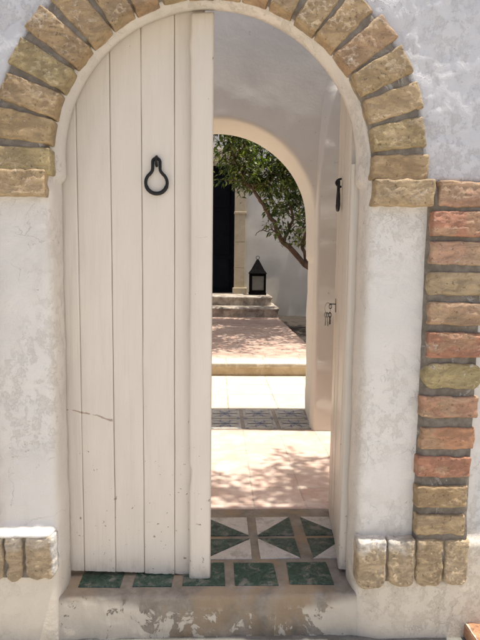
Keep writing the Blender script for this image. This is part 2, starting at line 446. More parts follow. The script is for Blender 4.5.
Zs = [(1.351, 1.434), (1.257, 1.338), (1.163, 1.241), (1.064, 1.140), (.964, 1.040), (.855, .940), (.749, .835), (.649, .722), (.537, .614), (.441, .512), (.333, .409), (.232, .304)]
cols = [(.42, .245, .155), RED, PNK, (.36, .27, .16), (.42, .275, .17), RED, (.36, .285, .14), (.42, .235, .145), ORG, RED, TAN, TAN2]
mbp = MB()
for k, (z0, z1) in enumerate(Zs):
    t = (1.4-z0)/1.2
    xl = mix(.702, .688, t)+random.uniform(-.006, .006)+(0.0 if k else .012); xr = mix(.915, .862, t)+random.uniform(-.006, .006)
    if k < 4: xr += .03
    rc = .034 if k == 6 else .005
    brick(mbp, ((xl, z0), (xr, z0-.002), (xr, z1-.002), (xl, z1)), -.099+random.uniform(-.005, .004), -.05, cols[k], rp=.005, rc=rc, amp=.0034, seed=40+k, nu=50, nv=24, stri=(.35, 1.7), jit=.0018)
mbp.build('brick_pilaster', M['brick'], gate)
mbp = MB()
for k in range(12):
    z0, z1 = mix(1.28, .27, k/11)-.0, mix(1.28, .27, k/11)+.074
    xr = -.745+random.uniform(-.008, .008)-.0
    brick(mbp, ((xr-.2, z0), (xr, z0), (xr, z1), (xr-.2, z1)), -.099, -.05, random.choice(cols), rp=.013, rc=.008, amp=.005, seed=60+k, nu=26, nv=12, stri=(.35, 1.5), jit=.0018)
mbp.build('brick_pilaster', M['brick'], gate)

# vertical rounded stones at the feet
def stones(xs, z0, z1, seed, white):
    m = MB()
    for k, (a, b) in enumerate(xs):
        brick(m, ((a, z0+random.uniform(-.008, .008)), (b, z0), (b, z1), (a, z1)), -.107+random.uniform(-.004, .004), -.05, mixc((.38, .28, .165), (.44, .34, .22), random.random()),
              rp=.009, rc=.030, rct=.006, amp=.0045, seed=seed+k, nu=28, nv=46, stri=(1.3, .6), jit=.0022)
    for q, v in enumerate(m.v):
        wz = sstep(z1-.055, z1-.008, v[2]+.03*N(v[0], 0, v[2], 30, 4))*(sstep(.74, .60, v[0]) if v[0] > 0 else .5)*.7
        if v[0] < -.5: wz = max(wz, .85*sstep(-.556, -.546, v[0]+.006*N(v[0], 0, v[2], 25, 4)))
        m.c[q] = mixc(m.c[q], (.60, .585, .56), wz)
    m.build('stone_course', M['brick'], gate)
stones([(.490, .589), (.595, .692), (.697, .790), (.795, .880)], .044, .215, 80, 0)
stones([(-.640, -.541), (-.705, -.648), (-.768, -.712), (-.84, -.775), (-.892, -.847), (-.948, -.899)], .085, .243, 90, 1)
# thick limewashed cap over the stone courses
def cap(x0, x1, zt, endx, seed):
    m = MB(); rows = []
    nx = 60
    for i in range(nx+1):
        x = mix(x0, x1, i/nx); row = []
        e = .006*N(x, 0, 0, 14, seed)
        prof = [(-.052, .014), (-.066, .012), (-.084, .009), (-.094, .006), (-.101, .002), (-.106, -.003), (-.107, -.007), (-.104, -.011), (-.095, -.013)]
        tap = min(1, min(i, nx-i)/4)
        tap = math.sqrt(max(0, 1-(1-tap)**2))
        for (y, dz) in prof:
            yy = -.055+(y+.055)*(.25+.75*tap)
            row.append(m.vert((x, yy-.003*N(x, y, dz, 30, seed), zt+dz*(.3+.7*tap)+e*(dz+.03)*20*.05+e*.4), (.58, .55, .50)))
        rows.append(row)
    m.grid(rows)
    m.build('plaster_cap', M['facade'], gate)
cap(-.955, -.546, .250, 0, 3)

# ---------------------------------------------------------------- door leaves
def leaf_mesh(sign, top_c, xs_edge, grooves, zbot, y0, thick):
    """sheet of boards: columns in x, arched top. xs_edge=(outer, inner) in local x (world x)"""
    mb = MB(); xa, xb = xs_edge
    xs = []
    n = 110
    for k in range(n+1): xs.append(mix(xa, xb, k/n))
    for g in grooves: xs += [g-.0042, g-.0028, g-.0014, g-.0006, g+.0006, g+.0014, g+.0028, g+.0042]
    xs = sorted(set(round(x, 5) for x in xs))
    nz = 150
    rows = []; back = []
    for x in xs:
        r = .508 if True else 0
        dx = min(abs(x-XC), .5079)
        zt = ZC+math.sqrt(r*r-dx*dx) if dx < r else ZC
        zt = max(zt, 1.50)
        zb = zbot(x)
        row = []
        gd = 0
        bi = sum(1 for g in grooves if x > g)
        for g in grooves:
            d = abs(x-g)
            if d < .0046: gd = max(gd, .0012*(1-d/.0046)+(.009 if d < .0010 else 0))
        e = min(abs(x-xa), abs(x-xb))
        rnd = .008-math.sqrt(max(0, .008**2-max(0, .008-e)**2))
        for k in range(nz+1):
            z = mix(zb, zt, k/nz)
            y = y0+gd+rnd - .0020*N(x, bi*3.1, z, 2.2, bi) - .0011*N(x*4, bi*2, z*.6, 9, bi, 2) + .0012*((bi*37) % 3-1)
            row.append(mb.vert((x+.0012*N(0, bi, z, 4, 2), y, z+(.002*N(x, 9, 0, 60, 3) if k == 0 else 0))))
        row2 = [mb.vert((x, y0+thick, z)) for z in (zb, mix(zb, zt, .5), zt)]
        rows.append(row); back.append(row2)
    mb.grid(rows, flip=True)
    mb.grid(back)
    cp = lambda i: mb.vert(mb.v[i])
    for r_, b_ in ((rows[0], back[0]), (rows[-1], back[-1])):
        A = [cp(i) for i in r_]
        B = [mb.vert((mb.v[b_[0]][0], y0+thick, mb.v[i][2])) for i in r_]
        mb.grid([A, B])
    for e_ in (0, -1):
        A = [cp(r_[e_]) for r_ in rows]; B = [cp(b_[e_]) for b_ in back]
        mb.grid([A, B])
    return mb
def stile(x0, x1, y0, y1, zb, zt, wavy=True):
    mb = MB(); rows = []; nz = 160
    for k in range(nz+1):
        z = mix(zb, zt, k/nz)
        w = .0025*N(0, 0, z, 5, 4)+.006*sstep(.42, .40, abs(z-.02))*sstep(.30, .38, abs(z-.02)) if wavy else 0
        w2 = -.005*sstep(.05, .0, abs(z-1.88))
        xl = x0+w+w2; r = .009
        sh = -.012*(1 if k == nz else 0)
        prof = [(xl+.003, y1), (xl, y0+r), (xl+.003, y0+.003), (xl+r, y0), (mix(xl, x1, .35), y0-.0012*N(0, 3, z, 6)), (mix(xl, x1, .65), y0-.001*N(2, 3, z, 6)), (x1-r, y0), (x1-.003, y0+.003), (x1, y0+r), (x1, y1)]
        e = min(k, nz-k); ins = .006*(1-min(1, e/2))
        row = [mb.vert((x, y+(ins if y < y1 else 0), z-(.010*(x1-x)/(x1-x0) if k == nz else 0)+.0)) for x, y in prof]
        rows.append(row)
    mb.grid(rows); mb.face(rows[0]); mb.face(rows[-1][::-1])
    return mb
def pear(cx, zt, h, w, y, r=.0058):
    """closed pear-shaped ring outline hanging from zt"""
    m = MB(); pts = []
    R = w/2-.002; cz = zt-h+R; half = []
    for k in range(17):
        a_ = -PI/2+(PI/2+math.radians(48))*k/16; half.append((R*math.cos(a_), cz+R*math.sin(a_)))
    x0, z0 = half[-1]; z1 = cz+R*1.32
    for k in range(1, 9):
        t = k/8; half.append((mix(x0, .0125, 1-(1-t)**1.9), mix(z0, z1, t**1.05)))
    for k in range(1, 5): half.append((.0125, mix(z1, zt-.012, k/4)))
    for k in range(1, 7):
        a_ = PI/2*k/6; half.append((.0125*math.cos(a_), zt-.012+.012*math.sin(a_)))
    for (xx, z) in half: pts.append((cx+xx, y-.004, z))
    for (xx, z) in half[-2:0:-1]: pts.append((cx-xx, y-.004, z))
    m.tube(pts, [r*(1.15 if p[2] < cz-.3*R else .95) for p in pts], 10, closed=True)
    # staple
    sp = []
    for k in range(13):
        a = PI*k/12*1.0
        sp.append((cx, y+.008-.022*math.sin(a), zt-.012+.016*math.cos(a)+.004))
    m.tube(sp, .0045, 8)
    return m
GR = [-.484, -.370, -.264, -.152]
lm = leaf_mesh(-1, 0, (-.545, -.050), GR, lambda x: .026-.026*(x+.545)/.5, .060, .036)
left = lm.build('door_leaf', M['paint'], gate, fixn=True); meta(left, label='closed left door leaf of painted planks')
stile(-.097, -.019, .030, .062, -.018, 1.988).build('meeting_stile', M['paint'], left, fixn=True)
pear(-.2125, 1.512, .118, .077, .052).build('door_knocker', M['iron'], left)

# the open leaf is modelled closed (mirrored) and swung inwards about its hinge
GRr = [2*XC-g for g in GR]
def swing(mb, ang=-97.4):
    hx, hy = .500, .062
    dx, dy = .458-0, .062
    a = math.radians(ang); ca, sa = math.cos(a), math.sin(a)
    nv = []
    for (x, y, z) in mb.v:
        X, Y = x-hx, y-.098
        nv.append((.503+X*ca-Y*sa, hy+.0+X*sa+Y*ca, z))
    mb.v = nv; return mb
rm = leaf_mesh(1, 0, (-.020, .500), GRr, lambda x: .012+.0*x, .060, .038)
right = swing(rm).build('door_leaf', M['paint'], gate, fixn=True); meta(right, label='right door leaf swung open inwards, seen nearly edge-on')
swing(pear(.178, 1.500, .118, .077, .048)).build('door_knocker', M['iron'], right)
lk = MB(); 
lk.box(.040, .066, .0575, .0605, .95, 1.01)
swing(lk).build('lock_plate', M['iron'], right, smooth=False)
# keys
kb = empty('key_bunch', (.49, .5, 1.0), 'bunch of keys hanging from the lock of the open right door leaf', 'keys')
def kpart(name, f, mat):
    m = MB(); f(m); m.v = [(x, .06+(y-.06)*.58, z) for x, y, z in m.v]; swing(m); m.build(name, mat, kb)
kx = .052; kz = .985
def shank(m):
    m.tube([(kx, .064, kz), (kx, .02, kz+.001), (kx, .012, kz+.001)], .0022, 8)
    m.tube([(kx, .018+.010*math.cos(a), kz-.010+.010*math.sin(a)) for a in [2*PI*k/16 for k in range(16)]], .0022, 8, closed=True)
kpart('lock_key', shank, M['iron'])
def ring(m): m.tube([(kx+.003, .012-.020*0+.022*math.cos(a)-.014, kz-.018+.024*math.sin(a)) for a in [2*PI*k/28 for k in range(28)]], .0011, 6, closed=True)
kpart('split_ring', ring, M['iron'])
def onekey(dy, ln, tilt, w):
    def f(m):
        y0 = -.010+dy; z0 = kz-.040
        m.tube([(kx+.002, y0+.009*math.cos(a), z0-.008+.010*math.sin(a)) for a in [2*PI*k/16 for k in range(16)]], .0028, 8, closed=True)
        m.tube([(kx+.002, y0+tilt*.2, z0-.018), (kx+.002, y0+tilt, z0-ln)], w, 8)
        for q in range(3): m.box(kx+.001, kx+.003, y0+tilt*.9, y0+tilt*.9+.006, z0-ln+.004+q*.006, z0-ln+.007+q*.006)
    return f
kpart('key', onekey(-.006, .055, -.002, .0030), M['brass']); kpart('key', onekey(.006, .058, .006, .0028), M['brass']); kpart('key', onekey(.026, .050, .001, .0045), M['iron'])

# ================================================================== THRESHOLD
thr = empty('door_threshold', (0, 0, -.15), 'worn cement doorstep set with green and white triangular marble tiles', 'doorstep')
m = MB(); rows = []
prof = [(.60, -.001), (.57, .0), (.3, .0), (.1, .0)]+[(mix(.05, -.05, k/8), .0) for k in range(9)]
for k in range(1, 7):
    a = PI/2*k/6; prof.append((-.052-.012*math.sin(a), -.014+.014*math.cos(a)))
prof += [(-.064, mix(-.03, -.30, k/16)) for k in range(17)]
for i in range(221):
    x = mix(-.60, .575, i/220); row = []
    for (y, z) in prof:
        fr = sstep(.0, -.06, y)
        wear = .006*sstep(.45, .1, abs(x-.05))
        dn = .004*N(x, y, z, 9, 6, 4)+.003*N(x, y, z, 34, 7, 3)
        row.append(m.vert((x, y-fr*dn*1.2-.005*fr*N(x, 0, 0, 3, 2), z-(wear*fr if z > -.05 else 0)+(dn*.25 if z > -.01 else 0)*fr)))
    rows.append(row)
m.grid(rows); m.build('cement_step', M['cement'], thr)
def tile(mb, pts, z=.0045, mi=0):
    cx = sum(p[0] for p in pts)/len(pts); cy = sum(p[1] for p in pts)/len(pts)
    jt = [(p[0]+random.uniform(-.003, .003), p[1]+random.uniform(-.003, .003)) for p in pts]
    top = []; 
    dz = random.uniform(-.0008, .0008)
    tops = [mb.vert((mix(x, cx, .02), mix(y, cy, .02), z+dz)) for x, y in jt]
    lo = [mb.vert((x, y, z-.0015+dz)) for x, y in jt]; lo2 = [mb.vert((x, y, -.01)) for x, y in jt]
    mb.face(tops, mi); n = len(jt)
    for k in range(n):
        mb.face((lo[k], lo[(k+1) % n], tops[(k+1) % n], tops[k]), mi); mb.face((lo2[k], lo2[(k+1) % n], lo[(k+1) % n], lo[k]), mi)
g = MB(); w = MB()
for (a, b) in ((-.491, -.342), (-.297, -.156), (-.117, .036), (.071, .226), (.273, .432)):
    tile(g, [(a, -.008), (b, -.012), (b, .136), (a, .134)], mi=1)
for ci, (a, b) in enumerate(((-.47, -.31), (-.262, -.10), (-.045, .142), (.178, .336), (.386, .548))):
    typ = 0 if ci % 2 == 0 else 1
    for ri, (y0, y1) in enumerate(((.165, .318), (.345, .510))):
        BL, BR, TL, TR = (a, y0), (b, y0), (a, y1), (b, y1)
        if typ == 0:
            if ri == 1: W_, G_ = [TL, TR, BR], [TL, BL, BR]
            else: W_, G_ = [TR, BR, BL], [TR, TL, BL]
        else:
            if ri == 1: W_, G_ = [TL, TR, BL], [TR, BL, BR]
            else: W_, G_ = [TL, BL, BR], [TL, TR, BR]
        tile(w, W_); tile(g, G_)
g.build('green_tiles', [M['green'], M['greenw']], thr, smooth=False, fixn=True); w.build('white_tiles', M['white'], thr, smooth=False, fixn=True)

# ================================================================== GROUNDS
def sheet(name, x0, x1, y0, y1, z, mat, amp=0, nx=1, ny=1, depth=.12, hole=None):
    m = MB(); rows = []
    for j in range(ny+1):
        row = []
        for i in range(nx+1):
            x, y = mix(x0, x1, i/nx), mix(y0, y1, j/ny)
            row.append(m.vert((x, y, z+amp*N(x, y, 0, 3, 2))))
        rows.append(row)
    m.grid(rows)
    # skirt
    rim = rows[0]+[r[-1] for r in rows[1:]]+rows[-1][-2::-1]+[r[0] for r in rows[-2:0:-1]]
    lo = [m.vert((m.v[i][0], m.v[i][1], z-depth)) for i in rim]
    for k in range(len(rim)): m.face((rim[k], lo[k], lo[(k+1) % len(rim)], rim[(k+1) % len(rim)]))
    return meta(m.build(name, mat, smooth=amp > 0), kind='structure')
sheet('street', -250, 250, -250, -.16, -.162, M['street'], 0, 1, 1, .05)
sheet('dark_strip', -2.6, 2.6, -.16, -.04, -.158, M['dark_strip'], .004, 120, 6, .05)  # narrow strip of darker grey ground along the wall foot
sheet('terrain', -250, 250, -.05, 250, -.20, M['street'], 0, 1, 1, .05)
sheet('vestibule_floor', -1.9, 2.1, .60, 1.83, .0, M['floor'], .002, 40, 14)
sheet('passage_floor', -.9, .9, 1.83, 2.36, -.002, M['band'], .0, 1, 1)
sheet('courtyard_floor', -3.4, 3.4, 2.36, 3.66, .0, M['court'], .002, 40, 14)
sheet('path', -3.4, 1.16, 3.72, 8.5, .13, M['path'], .006, 60, 60, .25)
sheet('soil_bed', 1.16, 3.4, 3.72, 9.75, .045, M['soil'], .03, 60, 90, .2)
# blue and white cement tiles under the inner arch
dt = empty('patterned_tiles', (0, 2.1, 0), 'blue and white patterned floor tiles under the inner arch', 'floor tiles')
for i in range(-3, 3):
    for j in range(2):
        cx, cy = .062+i*.2535+.0, 1.965+j*.262
        h = .113; hy = .124
        wt = MB(); bt = MB(); wt.box(cx-h, cx+h, cy-hy, cy+hy, -.01, .003); tl = wt.build('tile', M['tile'], dt, smooth=False)
        for sx in (-1, 1):
            for sy in (-1, 1):
                # leaf sprays curving out of the tile centre
                for q, (ex, ey, bend) in enumerate(((.095, .035, .03), (.080, .085, -.02), (.03, .105, .02))):
                    L = []; R_ = []
                    for k in range(9):
                        t = k/8
                        px = cx+sx*(ex*t+bend*math.sin(PI*t)); py = cy+sy*(ey*t-bend*.5*math.sin(PI*t))
                        wd = .0030*math.sin(PI*min(1, t*.9+.1))+.0015
                        nx, ny = -sy*ey, sx*ex; ln = math.hypot(nx, ny); nx /= ln; ny /= ln
                        L.append(bt.vert((px+nx*wd, py+ny*wd, .0045))); R_.append(bt.vert((px-nx*wd, py-ny*wd, .0045)))
                    bt.grid([L, R_])
                bt.quad([(cx+sx*.088, cy+sy*.100, .0045), (cx+sx*.108, cy+sy*.100, .0045), (cx+sx*.108, cy+sy*.117, .0045), (cx+sx*.088, cy+sy*.117, .0045)])
        bt.build('motif', M['blue'], tl, smooth=False, fixn=True)

# low riser with pale nosing up to the path
rz = empty('path_riser', (0, 3.66, 0), 'low tan stone step with pale nosing crossing the courtyard', 'step')
m = MB(); rows = []
for i in range(201):
    x = mix(-3.4, 1.2, i/200)
    rows.append([m.vert((x, y-.006*N(x, 0, z, 8, 1), z+.003*N(x, y, 0, 6, 2))) for y, z in ((3.68, -.05), (3.665, .0), (3.664, .05), (3.664, .095))])
m.grid(rows); m.build('riser', M['stonet'], rz)
m = MB(); rows = []
for i in range(201):
    x = mix(-3.4, 1.2, i/200)
    rows.append([m.vert((x, y-.004*N(x, 0, z, 8, 1), z+.003*N(x, y, 0, 6, 2))) for y, z in ((3.67, .088), (3.65, .092), (3.642, .105), (3.644, .125), (3.655, .134), (3.80, .135), (3.98, .135), (3.985, .12))])
m.grid(rows); m.build('nosing', M['court'], rz)
# fallen leaves on the soil: uncountable litter
# ================================================================== INNER ARCH WALL
inner = empty('inner_arch_wall', (0, 1.85, 0), 'smooth white courtyard wall with a rounded arch behind the doorway', 'wall')
prof = [(10, 10, 2.35), (9, 9, 2.35), (.15, .15, 2.35), (.045, .04, 2.35), (.030, .022, 2.335)]
prof += [(mix(.028, .008, k/10), mix(.02, .008, k/10), mix(2.32, 1.88, k/10)) for k in range(11)]
prof += [(.010, .010, 1.866), (.016, .017, 1.856), (.026, .027, 1.851), (.04, .04, 1.85)]
o = .06
while o < .27: prof.append((o, o, 1.85)); o += .02
prof += [(9, 9, 1.85), (9.25, 9.25, 1.85), (9.5, 9.5, 1.85), (9.75, 9.75, 1.85), (10, 10, 1.85)]
def idef(x, y, z, o):
    d = (.010*N(x, y*.5, z, 2.2, 12)+.004*N(x, y, z, 8, 13))*mix(1, .45, sstep(1.4, 2.0, z))
    if 1.87 < y < 2.34: return (x+d*.8, y, z)
    return (x, y-d, z)
m = MB(); arch_wall(m, 0.0, 1.445, .668, .655, prof, 1.2, -.1, -1.95, 2.15, 3.6, idef, lambda x, y, z: (1, 1, 1), 70, 90)
m.build('arched_wall', M['wall'], inner)
# rounded buttress at the right of the arch
m = MB(); rows = []
outl = [(-.05, .676), (.3, .675), (.9, .672), (1.4, .668), (1.56, .667), (1.68, .668), (1.778, .672), (1.864, .684), (1.95, .696), (2.041, .709), (2.11, .720), (2.170, .731), (2.23, .743), (2.287, .760), (2.315, .776), (2.335, .795), (2.40, .85), (2.50, .95), (2.62, 1.15)]
def xo(z):
    for (a, xa), (b, xb) in zip(outl, outl[1:]):
        if a <= z <= b: return mix(xa, xb, (z-a)/(b-a))
    return outl[-1][1]
zz = []
for (a, _), (b, _) in zip(outl, outl[1:]):
    n = max(1, int((b-a)/.03))
    zz += [mix(a, b, k/n) for k in range(n)]
zz.append(2.62)
for z in zz:
    x = xo(z); bx = min(x, .664); row = []
    for (px, py) in ((bx-.004, 1.870), (mix(bx, x, .5), 1.832), (x-.001, 1.812), (x+.002, 1.806), (x+.008, 1.801), (x+.02, 1.80), (x+.12, 1.80), (x+.3, 1.80), (2.1, 1.80), (2.1, 1.86)):
        row.append(m.vert((px, py-(.006+.006*sstep(1.2, .4, z))*N(px, 0, z, 6, 15, 4), z)))
    rows.append(row)
top = [m.vert((m.v[i][0], 1.872, 2.66)) for i in rows[-1]]; rows.append(top)
m.grid(rows); m.build('buttress', M['wall'], inner)

def plain_wall(name, x0, x1, y0, y1, z0, z1, label, mat=M['wall']):
    m = MB()
    if (x1-x0) < (y1-y0): nx, ny = 1, int((y1-y0)/.08)
    else: nx, ny = int((x1-x0)/.08), 1
    nz = int((z1-z0)/.08)
    ring = [(mix(x0, x1, i/nx), y0) for i in range(nx)]+[(x1, mix(y0, y1, j/ny)) for j in range(ny)]+[(mix(x1, x0, i/nx), y1) for i in range(nx)]+[(x0, mix(y1, y0, j/ny)) for j in range(ny)]
    rows = []
    for k in range(nz+1):
        z = mix(z0, z1, k/nz)
        rows.append([m.vert((x+.012*N(x, y, z, 1.5, 21), y+.012*N(x, y, z, 1.5, 22), z)) for x, y in ring])
    m.grid(rows, closed=True); m.face(rows[-1])
    o = m.build(name, mat, smooth=False)
    return meta(o, label, 'wall')
plain_wall('vestibule_wall', 1.85, 2.10, .585, 1.845, -.1, 2.55, 'plain white side wall closing the entrance court on its right')
plain_wall('vestibule_wall', -1.95, -1.70, .585, 1.845, -.1, 2.55, 'plain white side wall closing the entrance court behind the closed leaf')
plain_wall('courtyard_side_wall', 3.4, 3.65, 2.36, 9.74, -.1, 3.0, 'long white garden wall beyond the planting bed', M['far'])
plain_wall('courtyard_side_wall', -3.65, -3.4, 2.36, 9.74, -.1, 3.0, 'long white garden wall left of the brick path', M['far'])

# ================================================================== HOUSE AT THE END
YW = 9.75
house = empty('courtyard_house', (0, YW, 0), 'white house front with a black stone framed door at the path end', 'house')
m = MB()
DX0, DX1, DZ0, DZ1 = -.88, .345, .51, 3.22
for (a, b, c, d) in ((-4.2, DX0, -.1, 5.6), (DX1, 4.2, -.1, 5.6), (DX0, DX1, DZ1, 5.6), (DX0, DX1, -.1, DZ0)):
    nx = max(2, int((b-a)/.1)); nz = max(2, int((d-c)/.1)); rows = []
    for k in range(nz+1):
        rows.append([m.vert((mix(a, b, i/nx), YW-(.014*N(mix(a, b, i/nx), 0, mix(c, d, k/nz), 1.6, 30)), mix(c, d, k/nz))) for i in range(nx+1)])
    m.grid(rows)
m.quad([(DX0, YW, DZ0), (DX0, YW+.3, DZ0), (DX0, YW+.3, DZ1), (DX0, YW, DZ1)]); m.quad([(DX1, YW, DZ0), (DX1, YW+.3, DZ0), (DX1, YW+.3, DZ1), (DX1, YW, DZ1)])
m.quad([(DX0, YW, DZ1), (DX0, YW+.3, DZ1), (DX1, YW+.3, DZ1), (DX1, YW, DZ1)])
m.box(-4.2, 4.2, YW+.31, YW+.6, -.1, 5.6)
m.build('wall', M['far'], house)
def bevbox(m, x0, x1, y0, y1, z0, z1, b=.01, seed=0):
    """box with softened front edges and a little unevenness"""
    bm = bmesh.new(); bmesh.ops.create_cube(bm, size=1)
    for v in bm.verts:
        v.co = Vector((mix(x0, x1, v.co.x+.5), mix(y0, y1, v.co.y+.5), mix(z0, z1, v.co.z+.5)))
    bmesh.ops.bevel(bm, geom=list(bm.edges), offset=b, segments=2, affect='EDGES', profile=.6)
    base = len(m.v)
    for v in bm.verts: m.vert(v.co)
    bm.verts.index_update()
    for f in bm.faces: m.face([base+v.index for v in f.verts])
    bm.free()
for (a, b, s) in ((.345, .575, 1), (-1.11, -.88, -1)):
    m = MB(); z = .64
    for h in (.42, .55, .60, .55, .50):
        bevbox(m, a, b, YW-.06, YW+.24, z, z+h-.004, .008); z += h
    bevbox(m, a-.03, b+.045, YW-.10, YW+.02, .515, .64, .012)
    bevbox(m, a-.012, b+.02, YW-.075, YW+.02, 2.19, 2.24, .01)
    m.build('stone_jamb', M['jamb'], house, smooth=False)
m = MB(); bevbox(m, -1.11, .575, YW-.062, YW+.24, 3.262, 3.52, .01); m.build('stone_lintel', M['jamb'], house, smooth=False)
m = MB(); 
for k in range(2):
    x0 = DX0+k*(DX1-DX0)/2; x1 = x0+(DX1-DX0)/2
    m.box(x0+.004, x1-.004, YW+.20, YW+.24, DZ0+.01, DZ1)
    for (za, zb) in ((.62, 1.25), (1.35, 2.25), (2.35, 3.1)):
        bevbox(m, x0+.09, x1-.09, YW+.185, YW+.21, za, zb, .012)
door = m.build('door', M['black'], house, smooth=False); meta(door, label='tall black panelled door in shade')
m = MB(); m.tube([(-.24, YW+.16, 1.45), (-.24, YW+.15, 1.50), (-.24, YW+.15, 1.62), (-.24, YW+.16, 1.67)], .008, 8); m.build('handle', M['iron'], door)
# small white framed meter box on the wall
bx = empty('meter_box', (1.78, YW, 1.8), 'small pale framed box fixed on the far white wall behind the branches', 'meter box')
m = MB(); bevbox(m, 1.66, 1.90, YW-.05, YW+.0, 1.62, 1.98, .01); m.build('casing', M['tile'], bx, smooth=False)
m = MB(); bevbox(m, 1.70, 1.86, YW-.058, YW-.045, 1.66, 1.94, .004); m.build('hatch', M['band'], bx, smooth=False)

# steps
st = empty('entrance_steps', (0, 8.9, .13), 'two worn stone steps rising to the black door', 'steps')
def slab(m, x0, x1, y0, y1, z0, z1, seed):
    """worn tread: rounded front and right edge"""
    rows = []; r = .035
    prof = [(0, z0)]+[(0, mix(z0, z1-r*2, k/4)) for k in range(1, 5)]
    prof += [(-.018, z1-r*1.7), (-.024, z1-r), (-.016, z1-r*.35), (.006, z1-.004), (.03, z1), (.2, z1+.001), (1, z1)]
    path = [(mix(x0, x1-.10, i/90), y0, 0, 1) for i in range(91)]
    for k in range(1, 9):
        a = PI/2*k/8; path.append((x1-.10+.10*math.sin(a), y0+.10-.10*math.cos(a), math.sin(a), math.cos(a)))
    for k in range(1, 20): path.append((x1, mix(y0+.10, y1, k/19), 1, 0))
    for (x, y, nx, ny) in path:
        row = []
        for (t, z) in prof:
            tt = t if t < .9 else .32
            e = .012*N(x, y, z, 7, seed)+.006*N(x, y, z, 25, seed, 2)
            row.append(m.vert((x-nx*tt+nx*e, y+ny*tt-ny*e, z+.006*N(x, y, 0, 6, seed))))
        rows.append(row)
    m.grid(rows, flip=True)
    m.quad([(x0, y0+.30, z1-.001), (x1-.30, y0+.30, z1-.001), (x1-.30, y1, z1-.001), (x0, y1, z1-.001)])
m = MB(); slab(m, -1.9, 1.165, 8.42, YW, .12, .325, 3); m.build('step', M['steps'], st, fixn=False)
m = MB(); slab(m, -1.7, 1.075, 8.86, YW, .32, .513, 5); m.build('step', M['steps'], st, fixn=False)

# lantern
LX, LY, LZ = .825, 9.40, .516
lan = empty('lantern', (LX, LY, LZ), 'black metal lantern with pointed roof and frosted panes on the top step', 'lantern')
m = MB(); h = .165
M['lamp'] = m_stone('lantern_black', (.003, .003, .003), (.007, .006, .006), 20, .85, .05)
bevbox(m, LX-h-.01, LX+h+.01, LY-h-.01, LY+h+.01, LZ, LZ+.045, .006)
for sx in (-1, 1):
    for sy in (-1, 1):
        cx, cy = LX+sx*(h-.022), LY+sy*(h-.022)
        bevbox(m, cx-.022, cx+.022, cy-.022, cy+.022, LZ+.045, LZ+.43, .004)
for zz_ in (.045, .385):
    hh = .05
    bevbox(m, LX-h, LX+h, LY-h+.002, LY-h+.028, LZ+zz_, LZ+zz_+hh, .003); bevbox(m, LX-h, LX+h, LY+h-.028, LY+h-.002, LZ+zz_, LZ+zz_+hh, .003)
    bevbox(m, LX-h+.002, LX-h+.028, LY-h, LY+h, LZ+zz_, LZ+zz_+hh, .003); bevbox(m, LX+h-.028, LX+h-.002, LY-h, LY+h, LZ+zz_, LZ+zz_+hh, .003)
m.build('frame', M['lamp'], lan, smooth=False)
m = MB(); rows = []
for (s_, z) in ((h+.015, .430), (h+.015, .442), (.125, .52), (.085, .60), (.045, .675), (.035, .70), (.028, .715), (.0, .73)):
    rows.append([m.vert((LX+a*s_, LY+b*s_, LZ+z)) for a, b in ((-1, -1), (1, -1), (1, 1), (-1, 1))])
m.grid(rows, closed=True); m.face(rows[0][::-1]); m.build('roof', M['lamp'], lan, smooth=False)
m = MB(); m.tube([(LX+.035*math.cos(a), LY, LZ+.762+.035*math.sin(a)) for a in [2*PI*k/20 for k in range(20)]], .006, 8, closed=True); m.build('ring', M['iron'], lan)
for (a, b) in ((0, -1), (0, 1), (1, 0), (-1, 0)):
    m = MB(); g_ = h-.035
    if a == 0: m.box(LX-h+.04, LX+h-.04, LY+b*g_*1.1-.002, LY+b*g_*1.1+.002, LZ+.095, LZ+.385)
    else: m.box(LX+a*g_*1.1-.002, LX+a*g_*1.1+.002, LY-h+.04, LY+h-.04, LZ+.095, LZ+.385)
    m.build('pane', M['glass'], lan, smooth=False)
m = MB(); m.tube([(LX, LY, LZ+.046), (LX, LY, LZ+.05), (LX, LY, LZ+.20), (LX, LY, LZ+.205)], [.045, .05, .05, .04], 16); m.build('candle', M['candle'], lan)

# brick lying at the foot of the wall, lower right
m = MB(); brick(m, ((.885, -.16), (1.10, -.16), (1.10, -.102), (.885, -.102)), -.20, -.07, ORG, rp=.012, rc=.014, amp=.005, seed=99)
rows = []
for i in range(21):
    x = mix(.889, 1.097, i/20); rows.append([m.vert((x, mix(-.195, -.08, j/8), -.104+.002*N(x, j, 0, 20, 3)), (.55, .48, .40)) for j in range(9)])  # pale top lid: sunlit brightness painted into the vertex colour
m.grid(rows)
meta(m.build('loose_brick', M['brick'], None), 'orange brick lying on the pavement at the foot of the pilaster', 'brick')

